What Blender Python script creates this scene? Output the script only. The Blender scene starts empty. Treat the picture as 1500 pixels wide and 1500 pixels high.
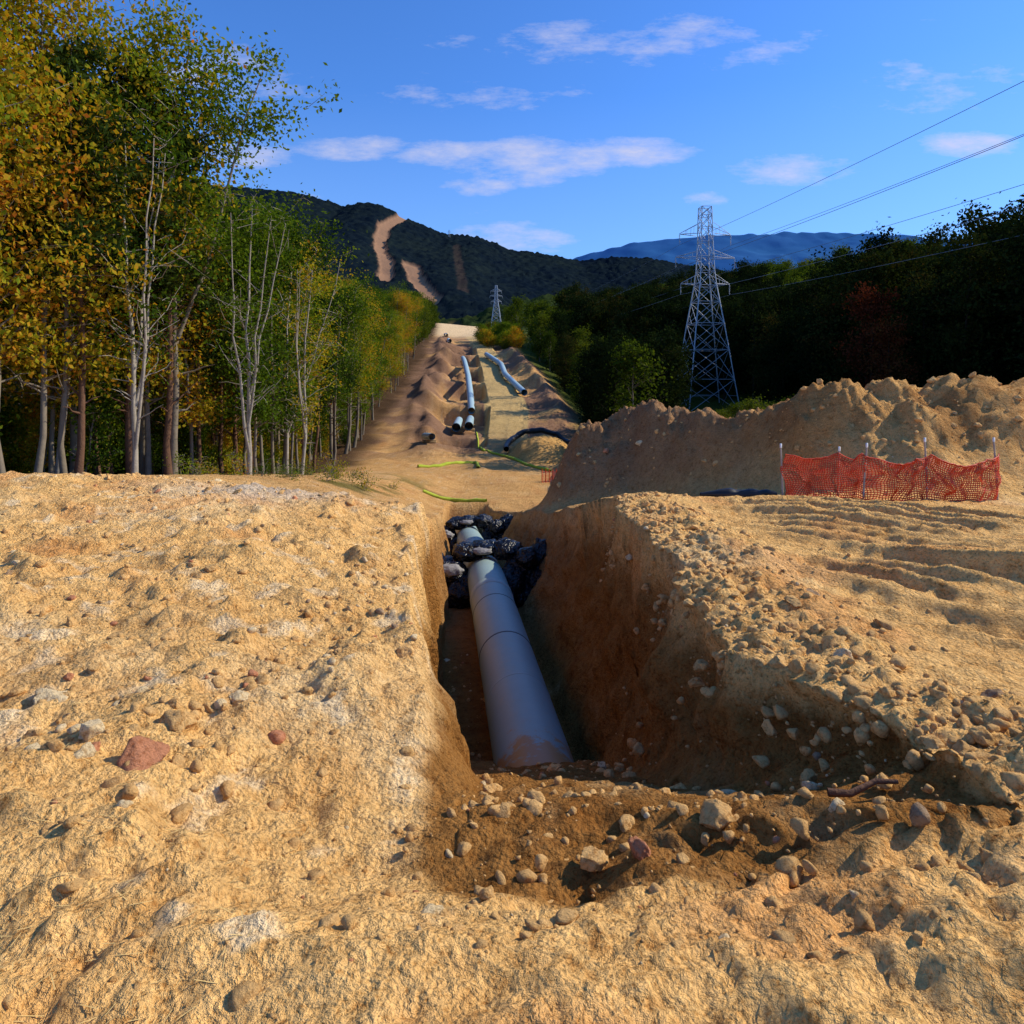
import bpy, math, random
import numpy as np
from mathutils import Vector
random.seed(7); rng=np.random.default_rng(7)
scene=bpy.context.scene
R=math.radians
# ------------------------------------------------------------ utils
def h3(ix,iy,iz,seed):
    n=(ix.astype(np.int64)*374761393+iy.astype(np.int64)*668265263+iz.astype(np.int64)*2147483647+seed*1274126177)&0xffffffff
    n=((n^(n>>13))*1274126177)&0xffffffff
    n=((n^(n>>15))*2246822519)&0xffffffff
    return ((n^(n>>16))&0xffffff)/float(0xffffff)
def vn(x,y,z,seed=0):
    x,y,z=np.broadcast_arrays(x,y,z)
    ix=np.floor(x);iy=np.floor(y);iz=np.floor(z)
    fx=x-ix;fy=y-iy;fz=z-iz
    fx=fx*fx*(3-2*fx);fy=fy*fy*(3-2*fy);fz=fz*fz*(3-2*fz)
    r=0
    for a in(0,1):
        for b in(0,1):
            for c in(0,1):
                w=(fx if a else 1-fx)*(fy if b else 1-fy)*(fz if c else 1-fz)
                r=r+w*h3(ix+a,iy+b,iz+c,seed)
    return r*2-1
def fbm(x,y,z=0.0,sc=1.0,oc=4,seed=0,gain=.5):
    z=np.zeros_like(x)+z
    s=0;a=1;t=0;f=1/sc
    for i in range(oc):
        s=s+a*vn(x*f+i*17.3,y*f+i*9.1,z*f+i*5.7,seed+i);t+=a;a*=gain;f*=2.03
    return s/t
def ss(a,b,x):
    t=np.clip((x-a)/(b-a),0,1);return t*t*(3-2*t)
def ip(v,pts):
    p=np.array(pts,float);return np.interp(v,p[:,0],p[:,1])
def link(o,par=None):
    scene.collection.objects.link(o)
    if par: o.parent=par
    return o
def mesh_np(name,V,F,smooth=False,mats=(),midx=None,cols=None):
    V=np.asarray(V,np.float32);me=bpy.data.meshes.new(name)
    F=np.asarray(F,np.int32);k=F.shape[1];n=len(F)
    me.vertices.add(len(V));me.vertices.foreach_set('co',V.ravel())
    me.loops.add(n*k);me.loops.foreach_set('vertex_index',F.ravel())
    me.polygons.add(n);me.polygons.foreach_set('loop_start',np.arange(0,n*k,k,dtype=np.int32))
    me.polygons.foreach_set('loop_total',np.full(n,k,np.int32))
    if smooth: me.polygons.foreach_set('use_smooth',np.ones(n,bool))
    for m in mats: me.materials.append(m)
    if midx is not None: me.polygons.foreach_set('material_index',np.asarray(midx,np.int32))
    if cols is not None:
        a=me.color_attributes.new('Col','FLOAT_COLOR','POINT')
        c=np.ones((len(V),4),np.float32);c[:,:3]=cols;a.data.foreach_set('color',c.ravel())
    me.update(calc_edges=True);return me
def grid_mesh(name,X,Y,Z,mats,cols=None,smooth=True):
    ny,nx=X.shape
    V=np.stack([X.ravel(),Y.ravel(),Z.ravel()],1)
    i=np.arange(ny-1)[:,None]*nx+np.arange(nx-1)[None,:];i=i.ravel()
    F=np.stack([i,i+1,i+nx+1,i+nx],1)
    return mesh_np(name,V,F,smooth,mats,None,None if cols is None else cols.reshape(-1,3))
class NT:
    def __init__(s,nt): s.nt=nt;s.n=nt.nodes;s.l=nt.links
    def a(s,t,**k):
        n=s.n.new(t)
        for q,v in k.items(): setattr(n,q,v)
        return n
    def put(s,sock,v):
        if isinstance(v,bpy.types.NodeSocket): s.l.new(v,sock)
        else: sock.default_value=v
    def m(s,op,a,b=None,c=None,clamp=False):
        n=s.n.new('ShaderNodeMath');n.operation=op;n.use_clamp=clamp
        s.put(n.inputs[0],a)
        if b is not None:s.put(n.inputs[1],b)
        if c is not None:s.put(n.inputs[2],c)
        return n.outputs[0]
    def mix(s,f,a,b,bt='MIX'):
        n=s.n.new('ShaderNodeMix');n.data_type='RGBA';n.blend_type=bt
        s.put(n.inputs[0],f)
        s.put(n.inputs[6],a if isinstance(a,bpy.types.NodeSocket) else (*a,1))
        s.put(n.inputs[7],b if isinstance(b,bpy.types.NodeSocket) else (*b,1));return n.outputs[2]
    def noise(s,vec,sc,det=4,rough=.6):
        n=s.n.new('ShaderNodeTexNoise');n.inputs['Scale'].default_value=sc;n.inputs['Detail'].default_value=det
        n.inputs['Roughness'].default_value=rough
        if vec is not None:s.l.new(vec,n.inputs['Vector'])
        return n.outputs['Fac']
    def ramp(s,f,stops):
        n=s.n.new('ShaderNodeValToRGB');e=n.color_ramp.elements
        while len(e)<len(stops): e.new(.5)
        for q,(p,c) in zip(e,stops): q.position=p;q.color=(*c,1) if len(c)==3 else c
        s.l.new(f,n.inputs[0]);return n.outputs[0]
def newmat(name):
    m=bpy.data.materials.new(name);m.use_nodes=True;m.node_tree.nodes.clear();t=NT(m.node_tree)
    out=t.a('ShaderNodeOutputMaterial');return m,t,out
def bsdf(t,out,col,rough=.9,spec=.2,bump=None,metal=0,bstr=.5,bdist=.03):
    b=t.a('ShaderNodeBsdfPrincipled');t.put(b.inputs['Base Color'],col if isinstance(col,bpy.types.NodeSocket) else (*col,1))
    t.put(b.inputs['Roughness'],rough);b.inputs['Specular IOR Level'].default_value=spec;b.inputs['Metallic'].default_value=metal
    if bump is not None:
        u=t.a('ShaderNodeBump');u.inputs['Strength'].default_value=bstr;u.inputs['Distance'].default_value=bdist
        t.l.new(bump,u.inputs['Height']);t.l.new(u.outputs[0],b.inputs['Normal'])
    t.l.new(b.outputs[0],out.inputs[0]);return b
def simple(name,col,rough=.8,spec=.3,var=.25,sc=6,bs=.3,bd=.01,metal=0):
    m,t,o=newmat(name);tc=t.a('ShaderNodeTexCoord').outputs['Object']
    n=t.noise(tc,sc);c=t.mix(n,tuple(x*(1-var) for x in col),tuple(min(1,x*(1+var)) for x in col))
    bsdf(t,o,c,rough,spec,t.noise(tc,sc*4),metal,bs,bd);return m
# ------------------------------------------------------------ materials
def ground_mat():
    m,t,o=newmat('earth');g=t.a('ShaderNodeNewGeometry').outputs['Position']
    at=t.a('ShaderNodeAttribute',attribute_name='Col').outputs['Color']
    n1=t.noise(g,1.3,6,.65);n2=t.noise(g,8,6,.72);n3=t.noise(g,40,4,.75)
    c=t.mix(1,at,t.ramp(n1,[(.3,(.88,.80,.72)),(.5,(1,1,1)),(.72,(1.12,1.12,1.10))]),'MULTIPLY')
    c=t.mix(1,c,t.ramp(n2,[(.32,(.64,.50,.38)),(.45,(1,.98,.95)),(.66,(1.18,1.19,1.22))]),'MULTIPLY')
    c=t.mix(1,c,t.ramp(n3,[(.34,(.60,.48,.38)),(.46,(1,1,1)),(.68,(1.2,1.22,1.28))]),'MULTIPLY')
    v=t.a('ShaderNodeTexVoronoi');v.inputs['Scale'].default_value=13;t.l.new(g,v.inputs['Vector'])
    v2=t.a('ShaderNodeTexVoronoi');v2.inputs['Scale'].default_value=37;t.l.new(g,v2.inputs['Vector'])
    hgt=t.m('ADD',t.m('MULTIPLY',n2,1.5),t.m('MULTIPLY',n3,.6))
    hgt=t.m('SUBTRACT',hgt,t.m('MULTIPLY',v.outputs['Distance'],.6))
    hgt=t.m('SUBTRACT',hgt,t.m('MULTIPLY',v2.outputs['Distance'],.35))
    bsdf(t,o,c,.95,.04,hgt,0,.95,.075);return m
M_ground=ground_mat()
def leafmat(name,stops,dark=1.0,tr_=.42,rnd=.28):
    m,t,o=newmat(name);tc=t.a('ShaderNodeTexCoord').outputs['Object']
    oi=t.a('ShaderNodeObjectInfo').outputs['Random']
    n=t.noise(tc,.7,3,.7);n2=t.noise(tc,6,2)
    f=t.m('ADD',t.m('MULTIPLY',n,.6),t.m('ADD',t.m('MULTIPLY',n2,.45),t.m('MULTIPLY',t.m('SUBTRACT',oi,.5),rnd)))
    c=t.ramp(f,[(p,tuple(x*dark for x in q)) for p,q in stops])
    d=t.a('ShaderNodeBsdfDiffuse');tr=t.a('ShaderNodeBsdfTranslucent')
    t.l.new(c,d.inputs[0]);t.l.new(t.mix(1,c,(1.15,1.1,.4),'MULTIPLY'),tr.inputs[0])
    x=t.a('ShaderNodeMixShader');x.inputs[0].default_value=tr_;t.l.new(d.outputs[0],x.inputs[1]);t.l.new(tr.outputs[0],x.inputs[2])
    t.l.new(x.outputs[0],o.inputs[0]);return m
M_leaf=leafmat('leaves_autumn_green',[(.28,(.020,.042,.006)),(.46,(.070,.12,.010)),(.59,(.16,.20,.014)),(.69,(.36,.25,.018)),(.80,(.42,.13,.02))],1.2,.42,.38)
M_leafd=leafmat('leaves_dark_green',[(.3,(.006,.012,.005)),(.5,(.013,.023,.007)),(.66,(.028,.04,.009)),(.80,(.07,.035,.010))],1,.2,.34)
M_leafred=leafmat('leaves_red',[(.3,(.04,.012,.006)),(.6,(.14,.03,.014)),(.8,(.12,.06,.014))],.9,.2)
M_leafm=leafmat('leaves_mid_green',[(.3,(.022,.040,.006)),(.5,(.05,.08,.009)),(.68,(.11,.14,.015)),(.85,(.18,.12,.02))])
M_need=leafmat('pine_needles',[(.3,(.012,.028,.008)),(.5,(.03,.055,.012)),(.7,(.06,.085,.02)),(.9,(.12,.10,.03))])
M_barkp=simple('bark_pale',(.20,.165,.12),.9,.1,.45,3,.6,.02)
M_barkw=simple('bark_light_grey',(.33,.29,.23),.9,.1,.5,5,.6,.02)
M_barkd=simple('bark_dark',(.04,.03,.022),.9,.1,.45,3,.6,.02)
M_barkr=simple('bark_pine',(.13,.07,.042),.9,.1,.4,4,.8,.03)
M_steel=simple('galvanised_steel',(.42,.44,.47),.5,.5,.15,1,.1,.01,.3)
# ------------------------------------------------------------ terrain functions
lipL=[(2.8,-.62),(4,-.62),(5,-.70),(6.7,-.97),(9.3,-1.32),(12,-1.7),(16,-2.0),(25,-2.7),(36,-3.5)]
lipR=[(2.6,2.4),(3.5,2.25),(4.2,1.9),(5,1.6),(7,1.75),(9.5,1.9),(12,1.85),(16,1.6),(20,1.3),(30,0),(36,-1.2)]
pipeX=[(2,.95),(8.5,.37),(9.3,.29),(19.5,-.74),(30,-1.95),(40,-2.84)]
pipeZ=[(2,-4.9),(8.5,-5.15),(9.3,-5.2),(19.5,-5.6),(30,-6.8),(40,-8.2)]
FAR=[(100,-3.6),(110,-2.2),(128,.8),(140,3),(160,6),(200,11.0),(300,20),(400,29),(550,45),(600,43),(900,20),(1300,0),(30000,-40)]
ZC=[(-60,-1.9),(0,-1.85),(13,-2.2),(16,-2.9),(25,-4.6),(35,-6.3),(45,-7.3),(55,-7.3),(70,-7.2),(82,-6.1)]+FAR
ZL=[(-60,-1.9),(0,-1.9),(13.5,-1.93),(16,-2.25),(25,-3.5),(35,-4.95),(55,-7.2),(70,-7.2),(82,-6.1)]+FAR
ZR=[(-60,-1.75),(0,-1.78),(13,-2.27),(16,-2.45),(40,-2.3),(60,-3.2),(117,-4.7),(150,1),(200,9.5)]+FAR[6:]
XC=[(16,-.5),(55,-2.5),(100,-3.5),(160,-8),(300,-20),(550,-43),(700,-55)]
HW=[(16,6),(55,6.6),(100,11.5),(160,9.6),(300,11),(550,15)]
bermY=[(1,25),(2.25,25),(3.6,24),(5.5,22),(6.6,20),(7.2,18.3),(9.2,17.2),(11.4,16.6),(16,16),(24,15)]
bermZ=[(1,-3.0),(2.25,-1.75),(3.6,-1.15),(4.6,-.8),(5.5,-.85),(6.4,-1.15),(7.3,-.5),(8.2,-.12),(9.2,.10),(10.2,-.20),(11.4,.08),(12.4,-.05),(16,-.1),(24,-1.2),(30,-2.2)]
def H(x,y,info=False):
    sl=ip(y,ZL);sc=ip(y,ZC);sr=ip(y,ZR)
    xc=ip(y,XC);hw=ip(y,HW)
    wl=ss(-3,-8,x)
    wr=np.where(y<60,ss(3,9,x),ss(xc+hw,xc+hw+12,x))
    z=(sc*(1-wl)+sl*wl)*(1-wr)+sr*wr
    rel=(x-xc)/hw
    tz=(z+1.3*fbm(x,y,0,11,4,36))/3.3;tf=tz-np.floor(tz);terr=3.3*(np.floor(tz)+ss(.80,1,tf))
    z=z+(terr-z)*.95*ss(-.98,-.80,rel)*ss(.04,-.04,rel)*ss(72,80,y)*ss(230,200,y)
    z=z+(terr*1.0-z+.6)*.5*ss(.45,.55,rel)*ss(.98,.85,rel)*ss(95,110,y)*ss(240,200,y)
    z=z-4.2*np.exp(-((x-19)/8)**2)*ss(38,70,y)*ss(150,110,y)
    z=z+.24*np.clip(x-37,0,70)*ss(25,60,y)*ss(900,400,y)
    z=z+.10*np.clip(-x-25,0,60)*ss(30,90,y)*ss(900,400,y)
    z=z+(1.9+1.5*fbm(x,y,0,19,4,35,.6)+.9*fbm(x,y,0,3.1,3,39,.6))*np.exp(-((x-(xc-hw+1.8)-1.2*fbm(x*0,y,0,17,3,40))/1.8)**2)*ss(62,80,y)*ss(320,200,y)
    z=z+(1.1+1.2*fbm(x,y,0,14,4,37,.6)+.7*fbm(x,y,0,2.7,3,34,.6))*np.exp(-((x-(xc+hw-1.0))/1.6)**2)*ss(85,100,y)*ss(320,200,y)
    z=z+.5*fbm(x,y,0,2.4,4,38,.6)*ss(45,70,y)*ss(260,200,y)*(.3+.7*ss(.12,.22,np.abs(rel-.24)))
    by=ip(x,bermY)+.9*fbm(x,y*0,0,2.2,3,31);bz=ip(x,bermZ)+.26*fbm(x,y*.3,0,.9,4,33)
    bd=np.abs(y-by)/np.where(y<by,3.7,3.6)
    bw=(1-ss(0,1,bd))**.9*ss(.8,2.4,x)*ss(32,24,x)
    berm=bw*np.clip(bz-z,0,9);z=z+berm
    near=ss(60,18,y)
    lx=ip(y,lipL)+.20*fbm(x*0,y,0,.7,4,41,.6);rx=ip(y,lipR)+.34*fbm(x*0,y,0,1.1,5,43,.6)
    zone=ss(2.2,3.2,y)*ss(38,34,y)
    z=z-.30*ss(lx-1.9,lx,x)*zone*ss(1.9,.2,x)
    z=z+.10*np.exp(-((x-rx-.7)/.6)**2)*zone
    z=z+near*(.10*fbm(x,y,0,2.6,3,1)+.06*fbm(x,y,0,.55,4,2)+.036*fbm(x,y,0,.15,3,3,.6))
    rub=np.exp(-((x-rx-.55)/.8)**2)*ss(2,4,y)*ss(14,11,y)+.9*ss(4.0,3.0,y)*ss(-1,.4,x)*ss(4,2.5,x)
    z=z+rub*(.20*np.abs(fbm(x,y,0,.5,5,5,.6))+.06*fbm(x,y,0,.14,3,6,.6))
    z=z+berm*(.24*fbm(x,y,0,1.1,5,8,.6)+.12*fbm(x,y,0,.3,3,9,.6))
    lm=ss(-.2,-1.2,x)*ss(16,12,y)
    lmp=np.clip(fbm(x,y,0,.42,4,14,.55)-.08,0,1)
    z=z+lm*(.24*np.abs(fbm(x,y,0,1.0,5,11,.6))+.24*lmp+.06*np.clip(fbm(x,y,0,.18,3,13,.6),0,1)+.16*fbm(x,y,0,4,2,12)*ss(4,12,y))
    z=z+ss(14,22,y)*.25*fbm(x,y,0,3,4,21)*ss(70,40,y)+ss(60,90,y)*1.2*fbm(x,y,0,14,5,22,.6)*(.45+.55*ss(hw,hw+8,np.abs(x-xc)))
    u=(x*3+y*4)/5.0; v=(x*4-y*3)/5.0
    u=u+.30*np.sin(v*.35)+.10*np.sin(v*1.1+1)
    rm=ss(2.8,4.0,x)*ss(13.6,12.6,y)*ss(3,5,y)
    r=0
    for c,w in((6.9,.20),(7.6,.14),(8.7,.22),(9.4,.16),(10.1,.13),(11.0,.20),(11.9,.18),(12.7,.14)):
        g=np.exp(-((u-c)/w)**2);r=r-g*(.06+.03*np.sin(v*24+c*3))+.06*np.exp(-((np.abs(u-c)-w*1.7)/.09)**2)
    z=z+rm*r*2.3*np.clip(.7+.9*fbm(x,y,0,1.2,3,15),0,1.3)
    px=ip(y,pipeX);zb=ip(y,pipeZ)-.72+.05*fbm(x,y,0,.4,3,51)
    bl=np.maximum(np.minimum(px-.82,lx+.38),lx+.15);br=np.minimum(px+.88,rx-.5)
    fl=np.clip((x-lx)/(bl-lx),0,1);fr=np.clip((rx-x)/(rx-br),0,1)
    fr=fr**(.85+.5*fbm(x*0,y,0,1.3,3,53))
    f=np.minimum(fl,fr)
    t=np.clip((y-2.95)/6.35,0,1)
    zend=-1.85-(.535*6.35)*t+.14*fbm(x,y,0,.45,5,55,.6)+.09*np.exp(-((x-.6)/.8)**2)*ss(7,8.6,y)
    zend=np.where(y>9.2+.25*fbm(x,y*0,0,.5,3,56),zb,zend)
    tgt=np.maximum(zb,zend)
    f=f*ss(2.7,3.3,y)*ss(36.8,35.3,y)
    z2=z+(np.minimum(tgt,z)-z)*f
    if info: return z2,f,bw,wl,wr,xc,hw,lx,rx
    return z2
def Hs(x,y): return float(H(np.array([float(x)]),np.array([float(y)]))[0])
# ------------------------------------------------------------ ground sheet
def geo(a,b,s0,g):
    o=[];v=a;s=s0
    while v<b: v+=s;s*=g;o.append(v)
    return o
xs=list(np.arange(-7,-1.8,.04))+list(np.arange(-1.8,2.6,.025))+list(np.arange(2.6,9.5,.045))
xs=sorted([-v for v in geo(7,9000,.06,1.055)])+xs+geo(9.45,9000,.055,1.055)
ys=sorted([-v for v in geo(-1.4,60,.08,1.12)])+list(np.arange(1.45,8,.032))+list(np.arange(8,14,.045))+list(np.arange(14,26,.10))+list(geo(26,60,.16,1.02))
ys=ys+list(np.arange(ys[-1]+.5,200,.55));ys=ys+geo(ys[-1],14000,.8,1.05)
X,Y=np.meshgrid(np.array(xs),np.array(ys))
Z,f,bw,wl,wr,xc,hw,lx,rx=H(X,Y,True)
sw=np.sin(np.clip(f,0,1)*math.pi)**.6
dx=(.46*fbm(Y,Z,X*.3,.7,5,61,.66)+.10)*sw*ss(40,30,Y)
dx=np.where(X<0,dx*.45,dx)
X2=X+dx;Y2=Y+.10*fbm(Y+7,Z,X,.4,4,63,.6)*sw
clay=np.array([.90,.53,.185]);sub=np.array([.36,.165,.042]);floor=np.array([.085,.05,.026]);grs=np.array([.075,.095,.018]);brn=np.array([.42,.235,.095]);straw=np.array([.56,.39,.16]);pink=np.array([.25,.145,.09])
C=np.zeros(X.shape+(3,))+clay
def mixc(C,c,w): return C*(1-w[...,None])+c*w[...,None]
nz=fbm(X,Y,0,2.5,4,71)
C=mixc(C,np.array([.92,.65,.32]),ss(.1,.5,nz)*.6)
C=mixc(C,np.array([.76,.34,.11]),ss(.12,.45,fbm(X,Y,0,.9,4,72))*.5)
C=mixc(C,np.array([.94,.75,.46]),ss(.2,.45,fbm(X,Y,0,.3,4,70,.6))*ss(0,-1,X)*.6)
C=mixc(C,np.array([.62,.52,.40]),np.exp(-((X+4.6)/1.6)**2-((Y-12.8)/1.1)**2)*.8)
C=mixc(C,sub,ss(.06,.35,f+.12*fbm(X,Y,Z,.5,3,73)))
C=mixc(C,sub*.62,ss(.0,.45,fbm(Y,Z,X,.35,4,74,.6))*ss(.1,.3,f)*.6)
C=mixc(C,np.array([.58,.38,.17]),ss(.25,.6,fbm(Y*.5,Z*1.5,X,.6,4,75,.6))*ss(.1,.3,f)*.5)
C=mixc(C,np.array([.54,.28,.09]),ss(.1,.7,bw)*(.55+.45*ss(-.2,.3,nz)))
C=mixc(C,np.array([.32,.14,.042]),ss(.1,.6,bw)*ss(.05,.4,fbm(X,Y,0,.7,4,76,.6))*.6)
C=mixc(C,pink,ss(16,22,Y)*ss(11,7,X)*ss(0,.4,bw)*.7)
far=ss(14,19,Y)
C=mixc(C,brn,far*.6*(1-bw))
C=mixc(C,pink,ss(60,75,Y)*ss(-.30,.10,fbm(X,Y,0,6,5,77,.65))*.95)
C=mixc(C,pink*.8,ss(62,80,Y)*np.exp(-((X-(xc-hw+1.6))/2.4)**2)*.9)
C=mixc(C,straw,ss(60,90,Y)*ss(.30,.26,np.abs((X-xc)/hw-.24)))
C=mixc(C,np.array([.68,.50,.28]),ss(250,330,Y))
leftF=ss(1,4,ip(Y,[(15,-12.5),(20,-12),(35,-9.5),(55,-11),(100,-15),(160,-18),(300,-31),(550,-57),(700,-70)])-X+1.2*fbm(X,Y,0,3,3,78))*ss(13,17,Y)
C=mixc(C,floor,leftF)
rightF=ss(0,3,X-np.where(Y<60,13+0*Y,xc+hw))*ss(19,22,Y)
C=mixc(C,grs,rightF)
C=mixc(C,grs,ss(700,800,Y))
C=mixc(C,grs,.8*ss(.05,.35,fbm(X,Y,0,2,4,79))*np.exp(-((X+6.5)/3)**2)*ss(18,24,Y)*ss(50,38,Y))
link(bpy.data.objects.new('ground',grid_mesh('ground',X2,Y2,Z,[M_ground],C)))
# ------------------------------------------------------------ mountains
def canopy_mat(name,a,b,bc=None,sc=.05):
    m,t,o=newmat(name);g=t.a('ShaderNodeNewGeometry').outputs['Position']
    n=t.noise(g,sc,5,.7);n2=t.noise(g,sc*.12,3)
    c=t.mix(t.ramp(n,[(.35,(0,0,0)),(.65,(1,1,1))]),a,b)
    c=t.mix(1,c,t.ramp(n2,[(.35,(.7,.75,.9)),(.65,(1.25,1.15,.95))]),'MULTIPLY')
    at=t.a('ShaderNodeAttribute',attribute_name='Col').outputs['Color']
    sp=t.a('ShaderNodeSeparateColor');t.l.new(at,sp.inputs[0])
    c=t.mix(sp.outputs[0],c,bc or a)
    bsdf(t,o,c,1,0,n,0,.6,4);return m
def ridge(name,D,W,prof,step,bump,bsc,mat,x0,x1,back=500,cuts=(),seed=90):
    xs=np.arange(x0,x1,step);ys=np.arange(D-W,D+back,step)
    X,Y=np.meshgrid(xs,ys)
    Hh=np.interp(X,[(p-750)/1000*D for p,q in prof],[(560-q)/1000*D for p,q in prof])
    t=np.where(Y<D,1-(D-Y)/W,1-(Y-D)/(back*1.3))
    Z=Hh*t
    Z+=Hh*.12*fbm(X,Y,0,W*.28,4,seed)*np.clip(1-t,0,1)*2*np.clip(t*3,0,1)
    cm=np.zeros_like(X)
    for pts,w,k in cuts:
        for (ax,ay),(cx,cy) in zip(pts[:-1],pts[1:]):
            dx,dy=cx-ax,cy-ay;tt=np.clip(((X-ax)*dx+(Y-ay)*dy)/(dx*dx+dy*dy),0,1)
            d=np.hypot(X-ax-tt*dx,(Y-ay-tt*dy))
            cm=np.maximum(cm,k*(1-ss(w*.8,w*1.15,d+w*.25*fbm(X,Y,0,30,2,5))))
    Z+=bump*(np.abs(fbm(X,Y,0,bsc,3,seed+5))*1.6)*(1-cm)-bump*.6*cm
    C=np.stack([cm,cm,cm],-1)
    return link(bpy.data.objects.new(name,grid_mesh(name,X,Y,Z,[mat],C)))
profM=[(-1200,380),(-400,330),(200,262),(430,282),(470,292),(500,304),(530,297),(560,302),(600,322),(650,343),(700,348),(750,368),(800,373),(850,384),(900,378),(950,380),(1000,388),(1060,398),(1120,403),(1300,430),(1500,470),(2200,520)]
mm=canopy_mat('mountain_forest',(.004,.009,.017),(.012,.020,.022),(.30,.17,.10))
cuts=[([(-345,2230),(-352,2190),(-385,2040),(-375,1941),(-357,1833),(-322,1744),(-304,1640)],18,1),([(-262,1760),(-240,1680),(-222,1611),(-176,1532)],20,1),([(-168,2060),(-150,1900),(-127,1695),(-113,1575)],11,.10)]
ridge('mountain',2200,1000,profM,5.5,9,16,mm,-1500,1700,500,cuts)
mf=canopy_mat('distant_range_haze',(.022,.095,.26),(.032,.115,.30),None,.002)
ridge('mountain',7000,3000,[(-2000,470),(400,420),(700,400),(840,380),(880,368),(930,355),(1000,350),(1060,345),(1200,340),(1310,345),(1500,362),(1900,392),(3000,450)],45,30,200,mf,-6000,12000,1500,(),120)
mh=canopy_mat('foothill_forest',(.014,.024,.009),(.04,.058,.016),(.10,.07,.04),.07)
ridge('forested_hill',1150,420,[(-200,480),(300,465),(560,462),(640,472),(700,464),(760,444),(840,432),(900,442),(960,436),(1040,426),(1130,430),(1300,445),(1800,470)],4.5,9,13,mh,-700,1100,250,[([(-95,1130),(-80,1000),(-72,900)],9,1)],150)
# ------------------------------------------------------------ trees
def tube(P,Rr,k=6):
    P=np.asarray(P,float);n=len(P);Rr=np.asarray(Rr,float)
    T=np.gradient(P,axis=0);T/=np.linalg.norm(T,axis=1)[:,None]+1e-9
    ref=np.array([0,0,1.]) if abs(T[0,2])<.8 else np.array([1.,0,0])
    A=np.cross(T,ref);A/=np.linalg.norm(A,axis=1)[:,None]+1e-9;B=np.cross(T,A)
    th=np.arange(k)*2*math.pi/k
    V=P[:,None,:]+Rr[:,None,None]*(A[:,None,:]*np.cos(th)[None,:,None]+B[:,None,:]*np.sin(th)[None,:,None])
    i=np.arange(n-1)[:,None]*k;j=np.arange(k)[None,:];j2=(j+1)%k
    F=np.stack([i+j,i+j2,i+k+j2,i+k+j],-1).reshape(-1,4)
    return V.reshape(-1,3),F
class Acc:
    def __init__(s): s.V=[];s.F=[];s.M=[];s.n=0;s.C=[]
    def add(s,V,F,m=0,c=None):
        s.V.append(V);s.F.append(np.asarray(F)+s.n);s.M.append(np.full(len(F),m));s.n+=len(V)
        if c is not None:s.C.append(np.zeros((len(V),3))+c)
    def mesh(s,name,mats,smooth=False):
        return mesh_np(name,np.concatenate(s.V),np.concatenate(s.F),smooth,mats,np.concatenate(s.M),np.concatenate(s.C) if s.C else None)
def leaves(acc,cent,n,spread,size,r,m=1,asp=.6,flat=.7):
    idx=r.integers(0,len(cent),n)
    c=cent[idx]+r.normal(size=(n,3))*np.array([spread,spread,spread*flat])
    t=r.normal(size=(n,3));t/=np.linalg.norm(t,axis=1)[:,None]
    q=r.normal(size=(n,3))+np.array([0,0,.6]);b=np.cross(t,q);b/=np.linalg.norm(b,axis=1)[:,None]+1e-9
    s=(size*r.uniform(.6,1.35,n))[:,None]
    V=np.stack([c-t*s*.5,c+b*s*asp*.5,c+t*s*.5,c-b*s*asp*.5],1).reshape(-1,3)
    acc.add(V,np.arange(n*4).reshape(-1,4),m)
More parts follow.
